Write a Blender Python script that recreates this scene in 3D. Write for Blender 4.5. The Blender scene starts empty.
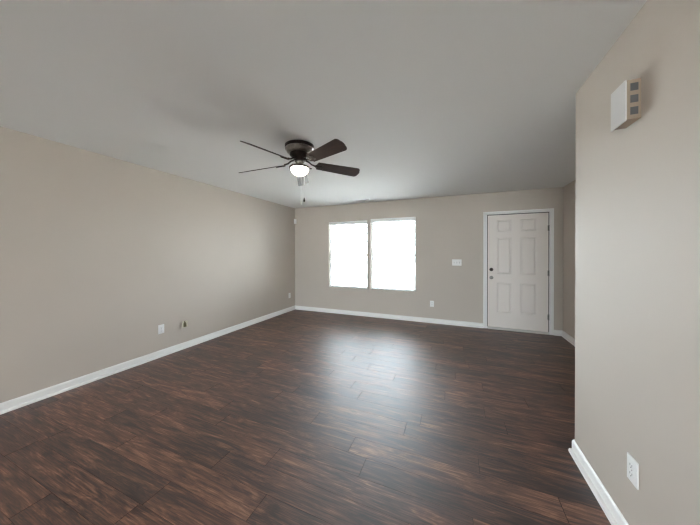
import bpy, bmesh, math, random
from mathutils import Vector, Matrix
random.seed(7)
PI = math.pi
S = bpy.context.scene
COL = S.collection

# ------------------------------------------------------------------ camera, world, sun, exposure
CAM_Z = 1.3634
YAW, PITCH, ROLL = 0.3859, -0.0036, -0.0004
fw = Vector((-math.sin(YAW), math.cos(YAW), 0)); rt = Vector((math.cos(YAW), math.sin(YAW), 0)); up = Vector((0, 0, 1))
fw2 = fw*math.cos(PITCH) + up*math.sin(PITCH); up2 = up*math.cos(PITCH) - fw*math.sin(PITCH)
rt3 = rt*math.cos(ROLL) + up2*math.sin(ROLL); up3 = up2*math.cos(ROLL) - rt*math.sin(ROLL)
cd = bpy.data.cameras.new('camera'); cam = bpy.data.objects.new('camera', cd); COL.objects.link(cam)
M = Matrix((rt3, up3, -fw2)).transposed().to_4x4(); M.translation = (0, 0, CAM_Z)
cam.matrix_world = M
cd.sensor_width = 36; cd.lens = 250/700*36
cd.shift_x = -2.0/700; cd.shift_y = -8.81/700
cd.clip_start = 0.02; cd.clip_end = 300
S.camera = cam

S.view_settings.view_transform = 'Standard'; S.view_settings.look = 'None'
S.view_settings.gamma = 1; S.view_settings.use_curve_mapping = False
S.view_settings.exposure = 2.05
S.cycles.use_denoising = True; S.cycles.filter_width = 1.3
S.cycles.max_bounces = 16; S.cycles.diffuse_bounces = 10; S.cycles.glossy_bounces = 6
S.cycles.transparent_max_bounces = 16; S.cycles.transmission_bounces = 8
S.cycles.sample_clamp_indirect = 20

SKY = 9.0
FILL_LAMP_W = 2.5
w = bpy.data.worlds.new('World'); S.world = w; w.use_nodes = True
nt = w.node_tree; bg = nt.nodes['Background']; bg.inputs[0].default_value = (0.82, 0.90, 1.0, 1)
# hazy sky, brightest towards one side (front left, fairly high)
tcw = nt.nodes.new('ShaderNodeTexCoord'); dp = nt.nodes.new('ShaderNodeVectorMath'); dp.operation = 'DOT_PRODUCT'
nt.links.new(tcw.outputs['Generated'], dp.inputs[0]); dp.inputs[1].default_value = Vector((-0.72, 0.50, 0.48)).normalized()
mr = nt.nodes.new('ShaderNodeMapRange'); mr.inputs['From Min'].default_value = 0.0; mr.inputs['From Max'].default_value = 1.0
mr.inputs['To Min'].default_value = SKY*0.8; mr.inputs['To Max'].default_value = SKY*1.35
nt.links.new(dp.outputs['Value'], mr.inputs['Value']); nt.links.new(mr.outputs[0], bg.inputs[1])

sl = bpy.data.lights.new('sun', 'SUN'); so = bpy.data.objects.new('sun', sl); COL.objects.link(so)
sl.energy = 12; sl.angle = math.radians(0.53); sl.color = (1.0, 0.97, 0.93)
sd = Vector((0.25, 0.55, -1.0)).normalized()
so.rotation_euler = sd.to_track_quat('-Z', 'Y').to_euler()

# room constants
XL, YB, XP, YP, XR, H = -3.567, 5.097, 0.7644, 2.149, 1.664, 2.44
YR, WT = -7.0, 0.15
W1 = (-2.645, -1.715, 0.580, 2.062)
W2 = (-1.640, -0.700, 0.580, 2.082)
D1 = (0.555, 1.487, 0.0, 2.052)
RD = (-3.5, 0.1, 0.02, 2.30)

def portal(name, x0, x1, z0, z1, y, facing):
    l = bpy.data.lights.new(name, 'AREA'); o = bpy.data.objects.new(name, l); COL.objects.link(o)
    l.shape = 'RECTANGLE'; l.size = x1-x0; l.size_y = z1-z0; l.cycles.is_portal = True
    o.location = ((x0+x1)/2, y, (z0+z1)/2)
    o.rotation_euler = Vector((0, facing, 0)).to_track_quat('-Z', 'Z').to_euler()
portal('daylight_portal', *W1, YB+WT+0.02, -1)
portal('daylight_portal', *W2, YB+WT+0.02, -1)
portal('daylight_portal', *RD, YR-WT-0.02, 1)

# ------------------------------------------------------------------ materials
def mat(name, col, rough=0.5, metal=0.0, bump=0.0, bscale=200, var=0.0, vscale=3.0, emit=None, coat=0.0, spec=0.5):
    m = bpy.data.materials.new(name); m.use_nodes = True
    nt = m.node_tree; b = nt.nodes['Principled BSDF']
    b.inputs['Base Color'].default_value = (*col, 1); b.inputs['Roughness'].default_value = rough
    b.inputs['Metallic'].default_value = metal; b.inputs['Specular IOR Level'].default_value = spec
    b.inputs['Coat Weight'].default_value = coat
    tc = nt.nodes.new('ShaderNodeTexCoord')
    if bump:
        n = nt.nodes.new('ShaderNodeTexNoise'); n.inputs['Scale'].default_value = bscale; n.inputs['Detail'].default_value = 3
        bu = nt.nodes.new('ShaderNodeBump'); bu.inputs['Strength'].default_value = bump; bu.inputs['Distance'].default_value = 0.002
        nt.links.new(tc.outputs['Object'], n.inputs['Vector']); nt.links.new(n.outputs['Fac'], bu.inputs['Height'])
        nt.links.new(bu.outputs['Normal'], b.inputs['Normal'])
    if var:
        n = nt.nodes.new('ShaderNodeTexNoise'); n.inputs['Scale'].default_value = vscale; n.inputs['Detail'].default_value = 4
        r = nt.nodes.new('ShaderNodeValToRGB')
        r.color_ramp.elements[0].position = 0.3; r.color_ramp.elements[1].position = 0.7
        r.color_ramp.elements[0].color = (*[c*(1-var) for c in col], 1); r.color_ramp.elements[1].color = (*[min(1, c*(1+var)) for c in col], 1)
        nt.links.new(tc.outputs['Object'], n.inputs['Vector']); nt.links.new(n.outputs['Fac'], r.inputs['Fac'])
        nt.links.new(r.outputs['Color'], b.inputs['Base Color'])
    if emit:
        b.inputs['Emission Color'].default_value = (*emit[0], 1); b.inputs['Emission Strength'].default_value = emit[1]
    return m

WALLC = (0.505, 0.450, 0.394)
m_wall = mat('taupe_wall_paint', WALLC, 0.62, bump=0.12, bscale=260, var=0.02, vscale=1.5, spec=0.35)
m_ceil = mat('ceiling_paint', (0.69, 0.685, 0.67), 0.8, bump=0.15, bscale=180, spec=0.2)
m_trim = mat('white_trim_paint', (0.80, 0.79, 0.775), 0.3, var=0.01)
m_door = mat('white_door_paint', (0.76, 0.70, 0.655), 0.4, bump=0.05, bscale=90)
m_plast = mat('white_plastic', (0.80, 0.80, 0.79), 0.35, var=0.01)
m_cream = mat('cream_plastic', (0.62, 0.58, 0.44), 0.4, var=0.05)
m_olive = mat('shaded_olive_side', (0.16, 0.14, 0.08), 0.45, metal=0.4, var=0.2, vscale=30)  # olive tone stands in for shade on the cream wall fitting
m_dark = mat('dark_slot', (0.02, 0.02, 0.02), 0.7, var=0.1)
m_gap = mat('dark_floor_joint', (0.018, 0.012, 0.010), 0.8, var=0.1)
m_grille = mat('grey_speaker_grille', (0.10, 0.10, 0.10), 0.8, bump=0.6, bscale=500)
m_cover = mat('aged_white_plastic', (0.60, 0.585, 0.575), 0.4, var=0.02)
m_beige = mat('yellowed_beige_plastic', (0.31, 0.235, 0.175), 0.5, var=0.05)
m_nickel = mat('brushed_nickel', (0.34, 0.32, 0.30), 0.28, metal=1.0, var=0.05, vscale=40)
m_bronze = mat('dark_bronze_metal', (0.045, 0.035, 0.03), 0.35, metal=0.8, var=0.2, vscale=20)
m_pewter = mat('antique_pewter_metal', (0.30, 0.275, 0.24), 0.3, metal=0.9, var=0.25, vscale=25)
m_hinge = mat('dull_steel', (0.17, 0.16, 0.15), 0.4, metal=0.8, var=0.1, vscale=60)
m_thresh = mat('grey_threshold_metal', (0.62, 0.60, 0.57), 0.35, metal=0.3, var=0.05)
m_globe = mat('frosted_lamp_glass', (0.9, 0.88, 0.82), 0.3, emit=((1.0, 0.90, 0.74), 2.6), var=0.01)
m_chain = mat('pale_chain_metal', (0.55, 0.54, 0.52), 0.4, metal=0.7, var=0.05, vscale=80)
m_vinyl = mat('white_vinyl_frame', (0.80, 0.81, 0.82), 0.35, var=0.01)
m_rail = mat('white_blind_rail', (0.78, 0.78, 0.77), 0.35, var=0.01)
m_cord = mat('white_cord', (0.75, 0.75, 0.73), 0.8, var=0.02)
m_conc = mat('pale_concrete', (0.44, 0.42, 0.39), 0.9, bump=0.3, bscale=30, var=0.08, vscale=1.0)
m_bin = mat('blue_bin_plastic', (0.06, 0.17, 0.42), 0.45, var=0.05)
m_rubber = mat('black_rubber', (0.02, 0.02, 0.02), 0.8, var=0.1)
m_bark = mat('grey_brown_bark', (0.16, 0.12, 0.09), 0.9, bump=0.8, bscale=25, var=0.3, vscale=8)

def leaf_mat():
    m = mat('blue_green_leaves', (0.035, 0.070, 0.060), 0.6, var=0.35, vscale=2.5)
    return m
m_leaf = leaf_mat()

def slat_mat():
    m = bpy.data.materials.new('white_vinyl_slat'); m.use_nodes = True
    nt = m.node_tree; b = nt.nodes['Principled BSDF']; out = nt.nodes['Material Output']
    b.inputs['Base Color'].default_value = (0.84, 0.84, 0.83, 1); b.inputs['Roughness'].default_value = 0.45
    n = nt.nodes.new('ShaderNodeTexNoise'); n.inputs['Scale'].default_value = 6
    r = nt.nodes.new('ShaderNodeValToRGB')
    r.color_ramp.elements[0].color = (0.80, 0.80, 0.79, 1); r.color_ramp.elements[1].color = (0.86, 0.86, 0.85, 1)
    nt.links.new(n.outputs['Fac'], r.inputs['Fac']); nt.links.new(r.outputs['Color'], b.inputs['Base Color'])
    t = nt.nodes.new('ShaderNodeBsdfTranslucent'); t.inputs['Color'].default_value = (0.86, 0.86, 0.85, 1)
    mx = nt.nodes.new('ShaderNodeMixShader'); mx.inputs[0].default_value = 0.08
    nt.links.new(b.outputs[0], mx.inputs[1]); nt.links.new(t.outputs[0], mx.inputs[2]); nt.links.new(mx.outputs[0], out.inputs[0])
    return m
m_slat = slat_mat()

def glass_mat():
    m = bpy.data.materials.new('window_glass'); m.use_nodes = True
    nt = m.node_tree; out = nt.nodes['Material Output']; nt.nodes.remove(nt.nodes['Principled BSDF'])
    t = nt.nodes.new('ShaderNodeBsdfTransparent'); t.inputs['Color'].default_value = (0.95, 0.97, 0.96, 1)
    g = nt.nodes.new('ShaderNodeBsdfGlossy'); g.inputs['Roughness'].default_value = 0.02
    f = nt.nodes.new('ShaderNodeFresnel'); f.inputs['IOR'].default_value = 1.3
    mx = nt.nodes.new('ShaderNodeMixShader')
    nt.links.new(f.outputs[0], mx.inputs[0]); nt.links.new(t.outputs[0], mx.inputs[1]); nt.links.new(g.outputs[0], mx.inputs[2])
    nt.links.new(mx.outputs[0], out.inputs[0])
    return m
m_glass = glass_mat()

def wood_mat(name, stretch, ramp, rough, use_attr, bump=0.15):
    """grain stretched along local x; with use_attr the per-plank random attributes shift and tint the grain"""
    m = bpy.data.materials.new(name); m.use_nodes = True
    nt = m.node_tree; N = nt.nodes; L = nt.links; b = N['Principled BSDF']
    tc = N.new('ShaderNodeTexCoord'); mp = N.new('ShaderNodeMapping'); mp.inputs['Scale'].default_value = (1, stretch, 1)
    L.new(tc.outputs['Object'], mp.inputs['Vector'])
    vec = mp.outputs['Vector']
    if use_attr:
        at = N.new('ShaderNodeAttribute'); at.attribute_name = 'plank'; at.attribute_type = 'GEOMETRY'
        sc_ = N.new('ShaderNodeVectorMath'); sc_.operation = 'SCALE'; sc_.inputs['Scale'].default_value = 37.0
        L.new(at.outputs['Vector'], sc_.inputs[0])
        ad = N.new('ShaderNodeVectorMath'); ad.operation = 'ADD'
        L.new(vec, ad.inputs[0]); L.new(sc_.outputs[0], ad.inputs[1]); vec = ad.outputs[0]
    n1 = N.new('ShaderNodeTexNoise'); n1.inputs['Scale'].default_value = 2.6; n1.inputs['Detail'].default_value = 11; n1.inputs['Roughness'].default_value = 0.68; n1.inputs['Distortion'].default_value = 1.3
    L.new(vec, n1.inputs['Vector'])
    mp2 = N.new('ShaderNodeMapping'); mp2.inputs['Scale'].default_value = (1, 4.5, 1); L.new(vec, mp2.inputs['Vector'])
    n2 = N.new('ShaderNodeTexNoise'); n2.inputs['Scale'].default_value = 5.0; n2.inputs['Detail'].default_value = 8; n2.inputs['Roughness'].default_value = 0.7
    L.new(mp2.outputs[0], n2.inputs['Vector'])
    mixf = N.new('ShaderNodeMix'); mixf.data_type = 'FLOAT'; mixf.inputs[0].default_value = 0.45
    L.new(n1.outputs['Fac'], mixf.inputs[2]); L.new(n2.outputs['Fac'], mixf.inputs[3])
    fac = mixf.outputs[0]
    if use_attr:
        sx = N.new('ShaderNodeSeparateXYZ'); L.new(at.outputs['Vector'], sx.inputs[0])
        ma = N.new('ShaderNodeMath'); ma.operation = 'MULTIPLY_ADD'; ma.inputs[1].default_value = 0.06; ma.inputs[2].default_value = -0.03
        L.new(sx.outputs[2], ma.inputs[0])
        a2 = N.new('ShaderNodeMath'); a2.operation = 'ADD'; L.new(fac, a2.inputs[0]); L.new(ma.outputs[0], a2.inputs[1]); fac = a2.outputs[0]
    cr = N.new('ShaderNodeValToRGB'); els = cr.color_ramp.elements
    els[0].position, els[0].color = ramp[0][0], (*ramp[0][1], 1); els[1].position, els[1].color = ramp[-1][0], (*ramp[-1][1], 1)
    for p, c in ramp[1:-1]:
        e = els.new(p); e.color = (*c, 1)
    L.new(fac, cr.inputs['Fac']); L.new(cr.outputs['Color'], b.inputs['Base Color'])
    b.inputs['Roughness'].default_value = rough
    rr = N.new('ShaderNodeMapRange'); rr.inputs['To Min'].default_value = rough-0.05; rr.inputs['To Max'].default_value = rough+0.07
    L.new(n2.outputs['Fac'], rr.inputs['Value']); L.new(rr.outputs[0], b.inputs['Roughness'])
    bu = N.new('ShaderNodeBump'); bu.inputs['Strength'].default_value = bump; bu.inputs['Distance'].default_value = 0.003
    L.new(n2.outputs['Fac'], bu.inputs['Height']); L.new(bu.outputs['Normal'], b.inputs['Normal'])
    return m
m_floor = wood_mat('distressed_dark_hickory_laminate', 7.0,
    [(0.38, (0.013, 0.0075, 0.0065)), (0.44, (0.034, 0.0155, 0.011)), (0.50, (0.082, 0.034, 0.021)), (0.555, (0.155, 0.066, 0.040)), (0.625, (0.31, 0.160, 0.098))],
    0.62, True, 0.15)
m_floor.node_tree.nodes['Principled BSDF'].inputs['Specular IOR Level'].default_value = 0.25
_fb = m_floor.node_tree.nodes['Principled BSDF'].inputs
_fb['Coat Weight'].default_value = 1.0; _fb['Coat Roughness'].default_value = 0.47; _fb['Coat IOR'].default_value = 1.6
m_blade = wood_mat('dark_walnut_blade', 8.0,
    [(0.30, (0.015, 0.008, 0.007)), (0.5, (0.030, 0.014, 0.011)), (0.72, (0.062, 0.029, 0.019))], 0.55, False, 0.05)

# ------------------------------------------------------------------ mesh helpers
class MB:
    """collects shapes and links them as ONE mesh object"""
    def __init__(s): s.bm = bmesh.new()
    def box(s, lo, hi, bevel=0.0, seg=2):
        r = bmesh.ops.create_cube(s.bm, size=1.0)
        vs = r['verts']; c = [(a+b)/2 for a, b in zip(lo, hi)]; d = [b-a for a, b in zip(lo, hi)]
        for v in vs: v.co = Vector((c[0]+v.co.x*d[0], c[1]+v.co.y*d[1], c[2]+v.co.z*d[2]))
        if bevel:
            es = list({e for v in vs for e in v.link_edges})
            bmesh.ops.bevel(s.bm, geom=es, offset=bevel, segments=seg, profile=0.5, affect='EDGES')
        return s
    def lathe(s, prof, c=(0, 0, 0), n=40, axis='z'):
        rings = []
        for r, z in prof:
            ring = []
            for k in range(n if r > 1e-6 else 1):
                a = 2*PI*k/n
                p = (r*math.cos(a), r*math.sin(a), z)
                if axis == 'x': p = (p[2], p[0], p[1])
                if axis == 'y': p = (p[0], p[2], p[1])
                ring.append(s.bm.verts.new((c[0]+p[0], c[1]+p[1], c[2]+p[2])))
            rings.append(ring)
        for A, B in zip(rings, rings[1:]):
            for k in range(n):
                a0, a1 = A[k % len(A)], A[(k+1) % len(A)]; b0, b1 = B[k % len(B)], B[(k+1) % len(B)]
                f = []
                for v in (a0, a1, b1, b0):
                    if v not in f: f.append(v)
                if len(f) >= 3: s.bm.faces.new(f)
        return s
    def tube(s, pts, r, n=8):
        pts = [Vector(p) for p in pts]; rs = r if isinstance(r, (list, tuple)) else [r]*len(pts)
        rings = []
        for i, p in enumerate(pts):
            t = (pts[min(i+1, len(pts)-1)] - pts[max(i-1, 0)]).normalized()
            a = t.orthogonal().normalized() if i == 0 else (rings_a - t*rings_a.dot(t)).normalized()
            rings_a = a; b = t.cross(a)
            rings.append([s.bm.verts.new(p + (a*math.cos(2*PI*k/n) + b*math.sin(2*PI*k/n))*rs[i]) for k in range(n)])
        for A, B in zip(rings, rings[1:]):
            for k in range(n): s.bm.faces.new((A[k], A[(k+1) % n], B[(k+1) % n], B[k]))
        s.bm.faces.new(rings[0][::-1]); s.bm.faces.new(rings[-1])
        return s
    def prism(s, poly, z0, z1):
        """poly of (x, y) extruded from z0 to z1"""
        lo = [s.bm.verts.new((x, y, z0)) for x, y in poly]; hi = [s.bm.verts.new((x, y, z1)) for x, y in poly]
        s.bm.faces.new(lo[::-1]); s.bm.faces.new(hi)
        for k in range(len(poly)):
            j = (k+1) % len(poly); s.bm.faces.new((lo[k], lo[j], hi[j], hi[k]))
        return s
    def run(s, prof, p0, p1, n):
        """profile of (offset from wall, height) run from p0 to p1 along a wall whose inward normal is n"""
        A = [s.bm.verts.new((p0[0]+n[0]*d, p0[1]+n[1]*d, z)) for d, z in prof]
        B = [s.bm.verts.new((p1[0]+n[0]*d, p1[1]+n[1]*d, z)) for d, z in prof]
        s.bm.faces.new(A); s.bm.faces.new(B[::-1])
        for k in range(len(prof)):
            j = (k+1) % len(prof); s.bm.faces.new((A[k], A[j], B[j], B[k]))
        return s
    def xf(s, m):
        bmesh.ops.transform(s.bm, matrix=m, verts=s.bm.verts); return s
    def build(s, name, m, parent=None, smooth=False, loc=None):
        bmesh.ops.recalc_face_normals(s.bm, faces=s.bm.faces)
        me = bpy.data.meshes.new(name)
        if loc is not None: bmesh.ops.translate(s.bm, vec=-Vector(loc), verts=s.bm.verts)
        s.bm.to_mesh(me); s.bm.free()
        for k in (m if isinstance(m, list) else [m]): me.materials.append(k)
        if smooth:
            me.polygons.foreach_set('use_smooth', [True]*len(me.polygons))
            me.set_sharp_from_angle(angle=math.radians(40))
        o = bpy.data.objects.new(name, me); COL.objects.link(o)
        if loc is not None: o.location = loc
        if parent: o.parent = parent
        return o

def tag(o, label, cat, group=None):
    o['label'] = label; o['category'] = cat
    if group: o['group'] = group
    return o
def thing(name, label, cat, loc, rot=(0, 0, 0), group=None):
    o = bpy.data.objects.new(name, None); COL.objects.link(o); o.empty_display_size = 0.1
    o.location = loc; o.rotation_euler = rot
    return tag(o, label, cat, group)
def struct(o): o['kind'] = 'structure'; return o
def struct_root(name, loc):
    o = bpy.data.objects.new(name, None); COL.objects.link(o); o.location = loc; return struct(o)

# ------------------------------------------------------------------ room shell
# floor: every plank is an own face block in the one floor mesh, 0.15 x 1.21 m, rows along x
def build_floor():
    bm = bmesh.new(); lay = bm.faces.layers.float_vector.new('plank')
    known = {0: -0.975, 1: -1.420, -1: -1.560, 2: -1.117, 3: -0.535, 4: -0.670, 5: -1.058, 6: -0.346}
    PW, PL, G = 0.15, 1.21, 0.0013
    x0, x1 = XL-0.02, XR+0.02; y0, y1 = YR, YB+0.02
    r = int(math.floor((y0-0.97)/PW))
    while 0.97 + r*PW < y1:
        ya, yb = max(y0, 0.97+r*PW), min(y1, 0.97+(r+1)*PW)
        j = known.get(r, random.uniform(0, PL))
        k = math.floor((x0-j)/PL)
        while j + k*PL < x1:
            xa, xb = max(x0, j+k*PL), min(x1, j+(k+1)*PL)
            if xb-xa > 0.01:
                rnd = Vector((random.random(), random.random(), random.random()))
                v = [bm.verts.new(p) for p in ((xa+G, ya+G*.35, 0), (xb-G, ya+G*.35, 0), (xb-G, yb-G*.35, 0), (xa+G, yb-G*.35, 0))]
                f = bm.faces.new(v); f[lay] = rnd; f.material_index = 0
                q = [bm.verts.new(p) for p in ((xa, ya, -0.0025), (xb, ya, -0.0025), (xb, yb, -0.0025), (xa, yb, -0.0025))]
                for a in range(4):
                    b = (a+1) % 4; g = bm.faces.new((q[a], q[b], v[b], v[a])); g.material_index = 1; g[lay] = rnd
            k += 1
        r += 1
    r = bmesh.ops.create_cube(bm, size=1.0)
    for v in r['verts']:
        v.co = Vector(((x0+x1)/2 + v.co.x*(x1-x0), (y0+y1)/2 + v.co.y*(y1-y0), -0.0535 + v.co.z*0.1))
    for f in {f for v in r['verts'] for f in v.link_faces}: f.material_index = 1
    me = bpy.data.meshes.new('floor'); bm.to_mesh(me); bm.free()
    me.materials.append(m_floor); me.materials.append(m_gap)
    o = bpy.data.objects.new('floor', me); COL.objects.link(o); return struct(o)
build_floor()

struct(MB().box((XL-WT, YR-WT, H), (XR+WT, YB+WT, H+0.12)).build('ceiling', m_ceil))
struct(MB().box((XL-WT, YR-WT, -0.1), (XL, YB+WT, H)).build('wall_left', m_wall))
struct(MB().box((XR, 0.4, -0.1), (XR+WT, YB+WT, H)).build('wall_right', m_wall))

def wall_with_holes(y0, y1, x0, x1, holes):
    b = MB(); xs = x0
    for h in sorted(holes):
        b.box((xs, y0, -0.1), (h[0], y1, H))
        if h[2] > 0: b.box((h[0], y0, -0.1), (h[1], y1, h[2]))
        b.box((h[0], y0, h[3]), (h[1], y1, H)); xs = h[1]
    b.box((xs, y0, -0.1), (x1, y1, H)); return b
struct(wall_with_holes(YB, YB+WT, XL, XR, [W1, W2, D1]).build('wall_back', m_wall))
struct(wall_with_holes(YR-WT, YR, XL, XP+0.2, [RD]).build('wall_rear', m_wall))
struct(MB().box((XP+0.115, 0.28, -0.1), (XR+WT, 0.4, H)).build('wall_hall_end', m_wall))
# partition with rounded free corners
rr_ = 0.012; poly = [(XP, YR)]
for k in range(5):
    a = PI - k*PI/8; poly.append((XP+rr_+rr_*math.cos(a), YP-rr_+rr_*math.sin(a)))
for k in range(5):
    a = PI/2 - k*PI/8; poly.append((XP+0.115-rr_+rr_*math.cos(a), YP-rr_+rr_*math.sin(a)))
poly.append((XP+0.115, YR))
struct(MB().prism(poly, -0.1, H).build('wall_partition', m_wall, smooth=True))

# baseboards with shoe moulding
BP = [(0, 0), (0.031, 0), (0.031, 0.012), (0.028, 0.020), (0.013, 0.024), (0.013, 0.070), (0.010, 0.080), (0.004, 0.086), (0, 0.086)]
struct(MB().run(BP, (XL, YR), (XL, YB), (1, 0)).build('baseboard_left', m_trim))
struct(MB().run(BP, (XL, YB), (0.497, YB), (0, -1)).run(BP, (1.535, YB), (XR, YB), (0, -1)).build('baseboard_back', m_trim))
struct(MB().run(BP, (XR, 0.4), (XR, YB), (-1, 0)).build('baseboard_right', m_trim))
struct(MB().run(BP, (XP, YR), (XP, YP+0.0), (-1, 0)).run(BP, (XP, YP), (XP+0.115, YP), (0, 1)).run(BP, (XP+0.115, 0.4), (XP+0.115, YP), (1, 0)).build('baseboard_partition', m_trim))

# ------------------------------------------------------------------ windows
def window(n, W):
    x0, x1, z0, z1 = W; ya, yb = YB+0.075, YB+0.135
    r = struct_root('window_%d' % n, ((x0+x1)/2, YB+0.1, z0)); inv = -Vector(r.location)
    def put(b, name, m, par=r):
        b.xf(Matrix.Translation(inv)); return b.build(name, m, par)
    t = 0.038
    f = MB().box((x0, ya, z0), (x0+t, yb, z1)).box((x1-t, ya, z0), (x1, yb, z1)).box((x0+t, ya, z0), (x1-t, yb, z0+t)).box((x0+t, ya, z1-t), (x1-t, yb, z1))
    put(f, 'window_frame', m_vinyl)
    zm = 1.312
    put(MB().box((x0+t, ya+0.004, zm-0.022), (x1-t, yb-0.004, zm+0.022), 0.003), 'meeting_rail', m_vinyl)
    put(MB().box((x0+t, ya+0.012, z0+t), (x1-t, ya+0.016, zm-0.02)), 'glass_pane', m_glass)
    put(MB().box((x0+t, yb-0.02, zm+0.02), (x1-t, yb-0.016, z1-t)), 'glass_pane', m_glass)
window(1, W1); window(2, W2)

# added unseen rear window that fills the room with daylight: frame and glass
rd = struct_root('window_3', ((RD[0]+RD[1])/2, YR-0.07, 0))
fb = MB()
for x in (RD[0], (RD[0]+RD[1])/2-0.03, RD[1]-0.06): fb.box((x, YR-0.11, RD[2]), (x+0.06, YR-0.04, RD[3]))
fb.box((RD[0], YR-0.11, RD[3]-0.06), (RD[1], YR-0.04, RD[3])).box((RD[0], YR-0.11, RD[2]), (RD[1], YR-0.04, RD[2]+0.05))
fb.xf(Matrix.Translation(-Vector(rd.location))).build('window_frame', m_vinyl, rd)
MB().box((RD[0], YR-0.08, RD[2]+0.05), (RD[1], YR-0.076, RD[3]-0.06)).xf(Matrix.Translation(-Vector(rd.location))).build('glass_pane', m_glass, rd)

# ------------------------------------------------------------------ blinds
def blind(W, y, tilt, label, proud):
    """two-inch blind: valance, headrail, slats, bottom rail, ladder cords, wand"""
    x0, x1, z0, z1 = W; x0 += 0.004; x1 -= 0.004
    t = thing('window_blind', label, 'blind', ((x0+x1)/2, y, z1), group='white blinds on the front windows')
    inv = Matrix.Translation(-Vector(t.location)); zt = z1-0.004
    MB().box((x0, y-0.024, zt-0.045), (x1, y+0.026, zt), 0.003).xf(inv).build('headrail', m_rail, t)
    vl = MB().box((x0-0.002, y-0.032-proud, zt-0.072), (x1+0.002, y-0.025, zt+0.002), 0.004)
    vl.xf(inv).build('valance', m_rail, t)
    zb = z0+0.008
    MB().box((x0+0.003, y-0.025, zb), (x1-0.003, y+0.025, zb+0.030), 0.004).xf(inv).build('bottom_rail', m_rail, t)
    sl_ = MB(); z = zb+0.060; ct = math.cos(tilt)
    while z < zt-0.08:
        b = MB().box((x0+0.001, -0.025, -0.0014), (x1-0.001, 0.025, 0.0014), 0.0008, 1)
        b.xf(Matrix.Translation((0, y, z)) @ Matrix.Rotation(-tilt + random.uniform(-0.03, 0.03), 4, 'X') @ Matrix.Rotation(random.uniform(-0.0015, 0.0015), 4, 'Y'))
        me_ = bpy.data.meshes.new('t'); b.bm.to_mesh(me_); b.bm.free(); sl_.bm.from_mesh(me_); bpy.data.meshes.remove(me_)
        z += 0.0435
    sl_.xf(inv).build('slats', m_slat, t)
    for c in (x0+0.13, x1-0.13):
        cb = MB()
        for dy in (-0.025*ct-0.002, 0.025*ct+0.002):
            cb.tube([(c, y+dy, zb+0.015), (c, y+dy, zt-0.04)], 0.001, 5)
        cb.tube([(c+0.006, y, zb+0.015), (c+0.006, y, zt-0.04)], 0.0009, 5)
        cb.xf(inv).build('ladder_cord', m_cord, t)
    MB().tube([(x0+0.06, y-0.036, zt-0.045), (x0+0.062, y-0.038, zt-0.75)], 0.004, 6).xf(inv).build('tilt_wand', m_rail, t)
    return t
blind(W1, YB+0.044, math.radians(10), 'white slatted blind in the left of the two bright windows', 0.0)
blind(W2, YB+0.034, math.radians(3), 'white slatted blind in the right window, the one nearer the door', 0.016)

# ------------------------------------------------------------------ front door
dr = struct_root('door_1', ((D1[0]+D1[1])/2, YB, 0)); dinv = Matrix.Translation(-Vector(dr.location))
cas = MB()
def casing_piece(lo, hi): cas.box(lo, hi, 0.004)
casing_piece((0.497, YB-0.017, 0), (0.557, YB, 2.095)); casing_piece((1.480, YB-0.017, 0), (1.537, YB, 2.095)); casing_piece((0.497, YB-0.017, 2.048), (1.537, YB, 2.098))
for a, b_ in (((0.502, YB-0.021, 0), (0.514, YB-0.01, 2.09)), ((1.520, YB-0.021, 0), (1.532, YB-0.01, 2.09)), ((0.502, YB-0.021, 2.081), (1.532, YB-0.01, 2.093))):
    cas.box(a, b_, 0.003)
cas.xf(dinv).build('door_casing', m_trim, dr)
jb = MB().box((D1[0], YB, 0), (D1[0]+0.006, YB+WT, D1[3])).box((D1[1]-0.006, YB, 0), (D1[1], YB+WT, D1[3])).box((D1[0], YB, D1[3]-0.006), (D1[1], YB+WT, D1[3]))
jb.box((D1[0]+0.01, YB+0.062, 0), (D1[0]+0.03, YB+0.1, D1[3])).box((D1[1]-0.03, YB+0.062, 0), (D1[1]-0.01, YB+0.1, D1[3])).box((D1[0]+0.01, YB+0.062, D1[3]-0.03), (D1[1]-0.01, YB+0.1, D1[3]))
MB().box((D1[0]+0.006, YB+0.020, 0.03), (0.573, YB+0.06, 2.046)).box((1.472, YB+0.020, 0.03), (D1[1]-0.006, YB+0.06, 2.046)).box((0.573, YB+0.020, 2.036), (1.472, YB+0.06, 2.046)).xf(dinv).build('gap_shade_strip', m_rubber, dr)  # dark strips put the shade into the gap round the door slab
jb.xf(dinv).build('door_jamb', m_trim, dr)
MB().box((D1[0]+0.012, YB-0.03, 0), (D1[1]-0.012, YB+0.12, 0.028), 0.006).xf(dinv).build('threshold', m_thresh, dr)
def slab():
    bm = bmesh.new()
    X0, X1, Z0, Z1 = 0.574, 1.471, 0.033, 2.035; yf, yk = YB+0.016, YB+0.058
    xs = [X0, 0.716, 0.940, 1.075, 1.302, X1]; zs = [Z0, 0.300, 0.832, 0.988, 1.630, 1.740, 1.945, Z1]
    g = [[bm.verts.new((x, yf, z)) for z in zs] for x in xs]; pan = []
    for i in range(5):
        for k in range(7):
            f = bm.faces.new((g[i][k], g[i+1][k], g[i+1][k+1], g[i][k+1]))
            if i in (1, 3) and k in (1, 3, 5): pan.append(f)
    bm.normal_update()
    bmesh.ops.inset_individual(bm, faces=pan, thickness=0.016, depth=-0.010)
    bmesh.ops.inset_individual(bm, faces=pan, thickness=0.010, depth=0.0)
    bmesh.ops.inset_individual(bm, faces=pan, thickness=0.022, depth=0.007)
    bd = [e for e in bm.edges if e.is_boundary]
    r = bmesh.ops.extrude_edge_only(bm, edges=bd)
    nv = [v for v in r['geom'] if isinstance(v, bmesh.types.BMVert)]
    for v in nv: v.co.y = yk
    bmesh.ops.contextual_create(bm, geom=[e for e in bm.edges if e.is_boundary])
    b = MB(); b.bm.free(); b.bm = bm; return b
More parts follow.
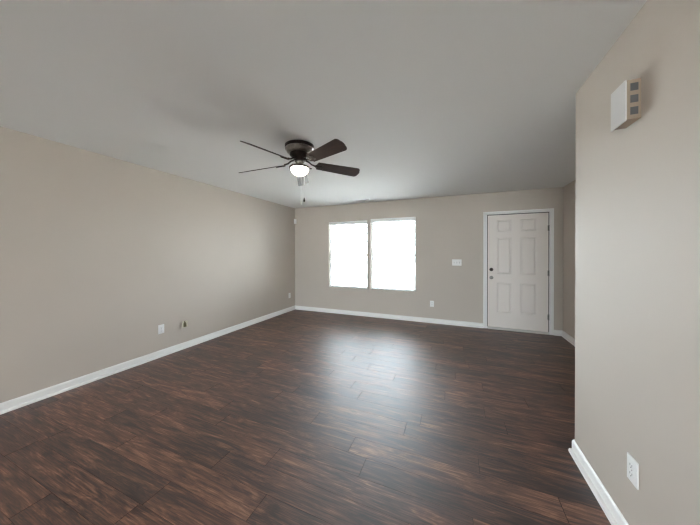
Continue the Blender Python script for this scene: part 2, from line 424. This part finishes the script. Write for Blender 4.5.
slab().xf(dinv).build('door_slab', m_door, dr)
yf = YB+0.016
MB().lathe([(0, -0.030), (0.016, -0.029), (0.022, -0.022), (0.024, -0.012), (0.030, -0.009), (0.031, 0)], (0.630, yf, 1.062), 28, 'y').xf(dinv).build('deadbolt', m_bronze, dr, True)
kn = MB().lathe([(0, -0.066), (0.014, -0.065), (0.024, -0.058), (0.027, -0.048), (0.023, -0.036), (0.012, -0.028), (0.011, -0.012), (0.028, -0.009), (0.031, -0.003), (0.031, 0)], (0.630, yf, 0.917), 32, 'y')
kn.xf(dinv).build('door_knob', m_nickel, dr, True)
for z in (1.776, 1.02, 0.285):
    hb = MB().lathe([(0, -0.052), (0.006, -0.05), (0.007, -0.045), (0.007, 0.045), (0.006, 0.05), (0, 0.052)], (1.474, YB+0.002, z), 14)
    hb.box((1.459, YB+0.0095, z-0.045), (1.473, YB+0.0125, z+0.045)).box((1.474, YB-0.001, z-0.045), (1.479, YB+0.012, z+0.045))
    hb.xf(dinv).build('hinge', m_hinge, dr, True)
MB().box((0.50, YB+0.10, 0.0), (1.54, YB+WT-0.005, 2.06)).xf(dinv).build('weather_backing', m_trim, dr)

# ------------------------------------------------------------------ ceiling fan
FX, FY = -1.436, 2.136
fan = thing('ceiling_fan', 'five-bladed dark wood ceiling fan with lit globe and pull chains', 'ceiling fan', (FX, FY, H))
def fz(z): return z-H
# housing hugging the ceiling
MB().lathe([(0, 0), (0.140, 0), (0.145, -0.004), (0.145, -0.022), (0.138, -0.028), (0.136, -0.030)], n=56).build('canopy', m_bronze, fan, True)
MB().lathe([(0.132, -0.028), (0.141, -0.032), (0.141, -0.046), (0.135, -0.050), (0.131, -0.056), (0.126, -0.072), (0.112, -0.083), (0.080, -0.087), (0, -0.087)], n=56).build('motor_housing', m_pewter, fan, True)
vb = MB()
for k in range(36):
    b = MB().box((0.139, -0.0045, -0.0435), (0.1435, 0.0045, -0.0345), 0.001).xf(Matrix.Rotation(2*PI*k/36, 4, 'Z'))
    me_ = bpy.data.meshes.new('t'); b.bm.to_mesh(me_); b.bm.free(); vb.bm.from_mesh(me_); bpy.data.meshes.remove(me_)
vb.build('stud_band', m_nickel, fan)
MB().lathe([(0, -0.085), (0.098, -0.085), (0.098, -0.100), (0.086, -0.112), (0.070, -0.125), (0.062, -0.134), (0.056, -0.150), (0.050, -0.158), (0, -0.158)], n=40).build('rotor_hub', m_bronze, fan, True)
MB().lathe([(0, -0.156), (0.036, -0.156), (0.038, -0.176), (0.034, -0.186), (0.040, -0.200), (0.036, -0.206), (0, -0.206)], n=32).build('switch_housing', m_pewter, fan, True)
ft = MB().lathe([(0, -0.202), (0.050, -0.204), (0.092, -0.212), (0.102, -0.218), (0.103, -0.226), (0.098, -0.230), (0.088, -0.228), (0, -0.224)], n=48)
for k in range(3):
    a = 2*PI*k/3 + 0.5
    ft.tube([(0.100*math.cos(a), 0.100*math.sin(a), -0.226), (0.122*math.cos(a), 0.122*math.sin(a), -0.226)], 0.005, 8)
ft.build('light_fitter', m_bronze, fan, True)
gl = [(0.085, -0.226), (0.088, -0.232)] + [(0.088*math.cos(a), -0.234-0.068*math.sin(a)) for a in [k*PI/2/12 for k in range(1, 12)]] + [(0, -0.302)]
MB().lathe(gl, n=48).build('lamp_globe', m_globe, fan, True)
BZ, PITCHB = fz(2.268), math.radians(22)
phase = math.radians(47.5)
def blade_outline():
    top = []
    r0, r1 = 0.185, 0.669
    n = 14
    for i in range(n+1):
        u = i/n; r = r0 + (r1-0.045-r0)*u; top.append((r, 0.052 + 0.017*u))
    hw = 0.069
    for k in range(1, 7):                                   # rounded tip corner
        a = PI/2*k/6; top.append((r1-0.045+0.035*math.sin(a), hw-0.035+0.035*math.cos(a)))
    top.append((r1-0.002, 0.018)); top.append((r1, 0.0))
    root = [(r0, 0.045), (r0-0.008, 0.030)]
    half = root[::-1] + top
    return half + [(x, -y) for x, y in half[::-1] if y > 1e-6]
for k in range(5):
    a = phase + 2*PI*k/5
    droop = math.radians((1.0, 3.5, 5.0, 3.9, 1.3)[k])
    Mx = Matrix.Rotation(a, 4, 'Z') @ Matrix.Translation((0, 0, BZ)) @ Matrix.Rotation(droop, 4, 'Y') @ Matrix.Rotation(-PITCHB, 4, 'X')
    b = MB().prism(blade_outline(), -0.003, 0.003).build('blade', m_blade, fan); b.matrix_local = Mx
    Mi = Matrix.Rotation(a, 4, 'Z')
    ib = MB().tube([(0.060, 0, -0.140), (0.095, 0, -0.150), (0.125, 0, -0.172), (0.165, 0, BZ-0.010)], [0.010, 0.009, 0.008, 0.010], 8)
    pl = MB()
    for s_ in (-1, 1):
        pl.tube([(0.160, 0, -0.007), (0.175, 0.022*s_, -0.007), (0.205, 0.034*s_, -0.007), (0.235, 0.026*s_, -0.007), (0.255, 0.0, -0.007)], 0.0055, 8)
        pl.lathe([(0, -0.013), (0.005, -0.012), (0.007, -0.008), (0.007, -0.003)], (0.215, 0.030*s_, 0), 10)
    pl.lathe([(0, -0.013), (0.005, -0.012), (0.007, -0.008), (0.007, -0.003)], (0.250, 0, 0), 10)
    pl.box((0.158, -0.012, -0.009), (0.258, 0.012, -0.004), 0.002)
    pl.xf(Matrix.Translation((0, 0, BZ)) @ Matrix.Rotation(droop, 4, 'Y') @ Matrix.Rotation(-PITCHB, 4, 'X'))
    me_ = bpy.data.meshes.new('t'); pl.bm.to_mesh(me_); pl.bm.free(); ib.bm.from_mesh(me_); bpy.data.meshes.remove(me_)
    o = ib.build('blade_iron', m_bronze, fan, True); o.matrix_local = Mi
def chain(dx, dy, z0, z1, fob, mf, name):
    b = MB()
    b.tube([(dx*0.55, dy*0.55, fz(z0)+0.004), (dx*0.9, dy*0.9, fz(z0)), (dx, dy, fz(z0)-0.02), (dx, dy, fz(z1))], 0.0016, 6)
    c = b.build(name, m_chain, fan, True)
    MB().lathe([(0, 0.004), (0.004, 0.002), (0.006, -0.008), (0.010, -0.026), (0.010, -0.034), (0.006, -0.042), (0, -0.044)][::1], (dx, dy, fz(z1)), 14).build('chain_pull', mf, c, True)
# the chains hang from the fitter's camera side and far side
chain(-0.020, 0.113, 2.225, 1.940, True, m_rubber, 'pull_chain')
chain(-0.050, 0.100, 2.225, 1.905, False, m_chain, 'pull_chain')

# ------------------------------------------------------------------ wall and ceiling fittings
def rect_wall(n):
    """frame of a wall: returns matrix whose local -y points out of the wall into the room"""
    return {'back': 0.0, 'left': PI/2, 'part': -PI/2}[n]
def outlet(loc, side, label):
    t = thing('wall_outlet', label, 'outlet', loc, (0, 0, rect_wall(side)), 'white wall outlets near the floor')
    MB().box((-0.036, -0.0065, -0.0585), (0.036, 0, 0.0585), 0.0018).build('cover_plate', m_plast, t, True)
    for s_ in (-1, 1):
        z = 0.0195*s_
        f = MB().lathe([(0, -0.0095), (0.0150, -0.0095), (0.0168, -0.008), (0.0168, -0.006)], (0, 0, z), 24, 'y').build('receptacle', m_plast, t, True)
        sb = MB().box((-0.0078, -0.0100, z-0.001), (-0.0056, -0.0090, z+0.0085)).box((0.0056, -0.0100, z), (0.0078, -0.0090, z+0.0085))
        sb.lathe([(0, -0.0100), (0.0027, -0.0100), (0.0027, -0.0090)], (0, 0, z-0.007), 10, 'y')
        sb.build('slots', m_dark, f)
    MB().lathe([(0, -0.0080), (0.003, -0.0078), (0.0034, -0.0065)], (0, 0, 0), 12, 'y').build('screw', m_nickel, t, True)
    return t
outlet((XL, 2.100, 0.360), 'left', 'white duplex outlet on the left wall beside the small cream fitting')
outlet((XL, 4.880, 0.362), 'left', 'white outlet on the left wall close to the far corner')
outlet((-0.389, YB, 0.370), 'back', 'white outlet low on the far wall between window and door')
outlet((XP, 1.541, 0.366), 'part', 'white duplex outlet on the partition wall at the right')

sw = thing('light_switch', 'white three-toggle light switch plate on the far wall left of the door', 'light switch', (0.057, YB, 1.180))
MB().box((-0.082, -0.0065, -0.0585), (0.082, 0, 0.0585), 0.0025).build('cover_plate', m_plast, sw, True)
for x in (-0.046, 0, 0.046):
    MB().box((x-0.0055, -0.0072, -0.013), (x+0.0055, -0.006, 0.013)).build('toggle_slot', m_hinge, sw)
    tg = MB().box((-0.004, -0.018, -0.006), (0.004, 0, 0.006), 0.0015).xf(Matrix.Translation((x, -0.004, -0.002)) @ Matrix.Rotation(math.radians(-28), 4, 'X'))
    tg.build('toggle', m_plast, sw)

# small cream fitting on the left wall (its shaded side put into the body's dark olive colour)
jk = thing('cable_jack', 'small cream wall fitting, shaded side coloured dark, low on the left wall', 'wall fitting', (XL, 2.408, 0.345), (0, 0, PI/2))
MB().box((-0.030, -0.016, -0.042), (0.036, 0, 0.042), 0.004).build('cover_plate', m_cream, jk, True)
wb = MB(); wv = [(-0.026, -0.032), (0.004, -0.032), (0.000, 0.014), (-0.012, 0.034), (-0.024, 0.012)]
wb.prism(wv, -0.040, -0.008); wb.xf(Matrix.Rotation(PI/2, 4, 'X') @ Matrix.Scale(-1, 4, (0, 0, 1)))
wb.xf(Matrix.Translation((0, 0, 0)))
wb.build('jack_body', m_olive, jk)
MB().tube([(-0.010, -0.030, 0.028), (-0.016, -0.034, 0.040), (-0.024, -0.030, 0.052)], [0.006, 0.005, 0.004], 8).build('cable_stub', m_olive, jk, True)

# corner motion detector
md = thing('motion_detector', 'small white motion detector high in the far left corner', 'motion detector', (XL+0.030, YB-0.030, 2.118), (0, 0, PI/4))
MB().box((-0.028, -0.034, -0.055), (0.028, 0.012, 0.055), 0.008, 3).build('housing', m_plast, md, True)
MB().lathe([(0, -0.043), (0.010, -0.041), (0.018, -0.036), (0.020, -0.030)], (0, 0, -0.018), 20, 'y').build('lens', m_rail, md, True)
MB().box((-0.030, 0.0, -0.045), (0.030, 0.030, 0.045), 0.003).build('bracket', m_hinge, md)

# ceiling register
vt = thing('ceiling_vent', 'white louvred air vent in the ceiling above the windows', 'air vent', (-1.735, 4.835, H))
vf = MB().box((-0.175, -0.095, -0.005), (0.175, -0.070, 0), 0.003).box((-0.175, 0.070, -0.005), (0.175, 0.095, 0), 0.003)
vf.box((-0.175, -0.072, -0.005), (-0.150, 0.072, 0), 0.003).box((0.150, -0.072, -0.005), (0.175, 0.072, 0), 0.003).box((-0.005, -0.072, -0.005), (0.005, 0.072, 0))
vf.build('frame', m_plast, vt)
MB().box((-0.152, -0.072, -0.0015), (0.152, 0.072, -0.0005)).build('duct_backing', m_dark, vt)
lv = MB()
for sgn, xa, xb in ((-1, -0.150, -0.005), (1, 0.005, 0.150)):
    for k in range(9):
        y = -0.064 + k*0.016
        b = MB().box((xa, -0.0065, -0.0006), (xb, 0.0065, 0.0006)).xf(Matrix.Translation((0, y, -0.0045)) @ Matrix.Rotation(sgn*math.radians(38), 4, 'X'))
        me_ = bpy.data.meshes.new('t'); b.bm.to_mesh(me_); b.bm.free(); lv.bm.from_mesh(me_); bpy.data.meshes.remove(me_)
lv.build('louvers', m_plast, vt)

# door chime on the partition; local x along the wall (away from the camera = -x), local -y out of the wall
ch = thing('door_chime', 'white-fronted beige door chime box high on the partition wall', 'door chime', (XP, 1.555, 2.046), (0, 0, -PI/2))
# local +x -> world -y (towards the camera)
MB().box((-0.050, -0.046, -0.088), (0.055, 0, 0.088), 0.002).build('chime_body', m_beige, ch)
fp = MB().box((-0.056, -0.054, -0.093), (0.056, -0.048, 0.090), 0.002)
fp.box((-0.050, -0.0485, -0.085), (0.052, -0.0455, 0.085))
fp.build('front_cover', m_cover, ch)
for k, z in enumerate((0.054, 0.001, -0.052)):
    MB().box((0.0545, -0.036, z-0.0165), (0.0562, -0.010, z+0.0165)).build('sound_grille', m_grille, ch)

# added unseen fill lights in the ceiling behind the camera (lens + its own lamp)
m_lens = mat('fill_light_lens', (0.9, 0.88, 0.82), 0.4, emit=((1.0, 0.92, 0.80), 8.0))
for k, (lx, ly) in enumerate(((-1.2, -0.6), (-1.9, -3.2), (-0.4, -3.2))):
    rc = thing('added_fill_light', 'added unseen round fill light in the ceiling behind the viewpoint', 'fill light', (lx, ly, H), group='added fill lights behind the viewpoint')
    MB().lathe([(0.075, -0.001), (0.078, -0.006), (0.100, -0.005), (0.104, 0)], n=40).build('trim_ring', m_plast, rc, True)
    MB().lathe([(0, -0.002), (0.076, -0.002)], n=40).build('lens', m_lens, rc)
    ll = bpy.data.lights.new('fill_lamp', 'AREA'); lo_ = bpy.data.objects.new('fill_lamp', ll); COL.objects.link(lo_)
    ll.shape = 'DISK'; ll.size = 0.15; ll.energy = FILL_LAMP_W; ll.color = (1.0, 0.92, 0.81); lo_.location = (0, 0, -0.008); lo_.parent = rc

# ------------------------------------------------------------------ outside, seen through the blinds
gr = MB().box((-40, YB+WT+0.02, -0.32), (30, 60, -0.12)).build('ground', m_conc); struct(gr)
gb = MB().box((-20, -40, -0.32), (20, YR-WT-0.02, -0.12)).build('ground', m_conc); struct(gb)
# blue wheeled bin across the drive
BX, BY, BG = -2.18, 12.9, -0.12
rb = thing('wheeled_bin', 'blue wheeled bin on the pavement outside, seen through the right window', 'bin', (BX, BY, BG), (0, 0, math.radians(12)))
bb = MB(); lo = [(-0.20, -0.23), (0.20, -0.23), (0.20, 0.23), (-0.20, 0.23)]; hi = [(-0.27, -0.31), (0.27, -0.31), (0.27, 0.31), (-0.27, 0.31)]
L_ = [bb.bm.verts.new((x, y, 0.05)) for x, y in lo]; H_ = [bb.bm.verts.new((x, y, 1.08)) for x, y in hi]
bb.bm.faces.new(L_[::-1]); bb.bm.faces.new(H_)
for k in range(4): bb.bm.faces.new((L_[k], L_[(k+1) % 4], H_[(k+1) % 4], H_[k]))
bb.box((-0.29, -0.33, 1.04), (0.29, 0.33, 1.09), 0.01); bb.build('bin_body', m_bin, rb)
lid = MB(); pr = [(-0.34, 0.0), (0.34, 0.0), (0.32, 0.05), (0.2, 0.095), (0, 0.115), (-0.2, 0.095), (-0.32, 0.05)]
lid.prism(pr, -0.295, 0.295); lid.xf(Matrix.Translation((0, 0, 1.09)) @ Matrix.Rotation(PI/2, 4, 'Z') @ Matrix.Rotation(PI/2, 4, 'X')); lid.build('bin_lid', m_bin, rb)
for s_ in (-1, 1):
    MB().lathe([(0, -0.03), (0.09, -0.03), (0.10, -0.02), (0.10, 0.02), (0.09, 0.03), (0, 0.03)], (0.24*s_, 0.26, 0.10), 24, 'x').build('wheel', m_rubber, rb, True)
# tree
TX, TY = -1.15, 15.0
tr = thing('young_tree', 'leafy tree outside beyond the right window', 'tree', (TX, TY, -0.12))
tk = MB().tube([(0, 0, 0), (0.03, 0, 0.8), (-0.02, 0.04, 1.6), (0.02, 0, 2.6), (0, 0, 4.2)], [0.13, 0.10, 0.085, 0.06, 0.02], 10)
tips = []
for k in range(34):
    z = random.uniform(1.3, 4.0); a = random.uniform(0, 2*PI); ln = (2.3-0.45*abs(z-2.2))*random.uniform(0.75, 1.0)
    p = [Vector((0, 0, z))]
    for s_ in (0.35, 0.7, 1.0):
        p.append(Vector((math.cos(a+0.2*s_)*ln*s_, math.sin(a+0.2*s_)*ln*s_, z + 0.55*ln*s_*random.uniform(0.5, 0.8))))
    tk.tube(p, [0.035, 0.022, 0.013, 0.005], 6); tips += p[1:]
tk.build('trunk', m_bark, tr, True)
lf = MB()
for p in tips:
    for q in range(22):
        c = p + Vector((random.gauss(0, 0.26), random.gauss(0, 0.26), random.gauss(0, 0.22)))
        u = Vector((random.uniform(-1, 1), random.uniform(-1, 1), random.uniform(-0.6, 0.6))).normalized(); v = u.orthogonal().normalized()
        v = (Matrix.Rotation(random.uniform(0, 6.28), 4, u) @ v)
        s1, s2 = random.uniform(0.05, 0.09), random.uniform(0.025, 0.045)
        lf.bm.faces.new([lf.bm.verts.new(c + d) for d in (u*s1, v*s2, -u*s1, -v*s2)])
lf.build('foliage', m_leaf, tr)
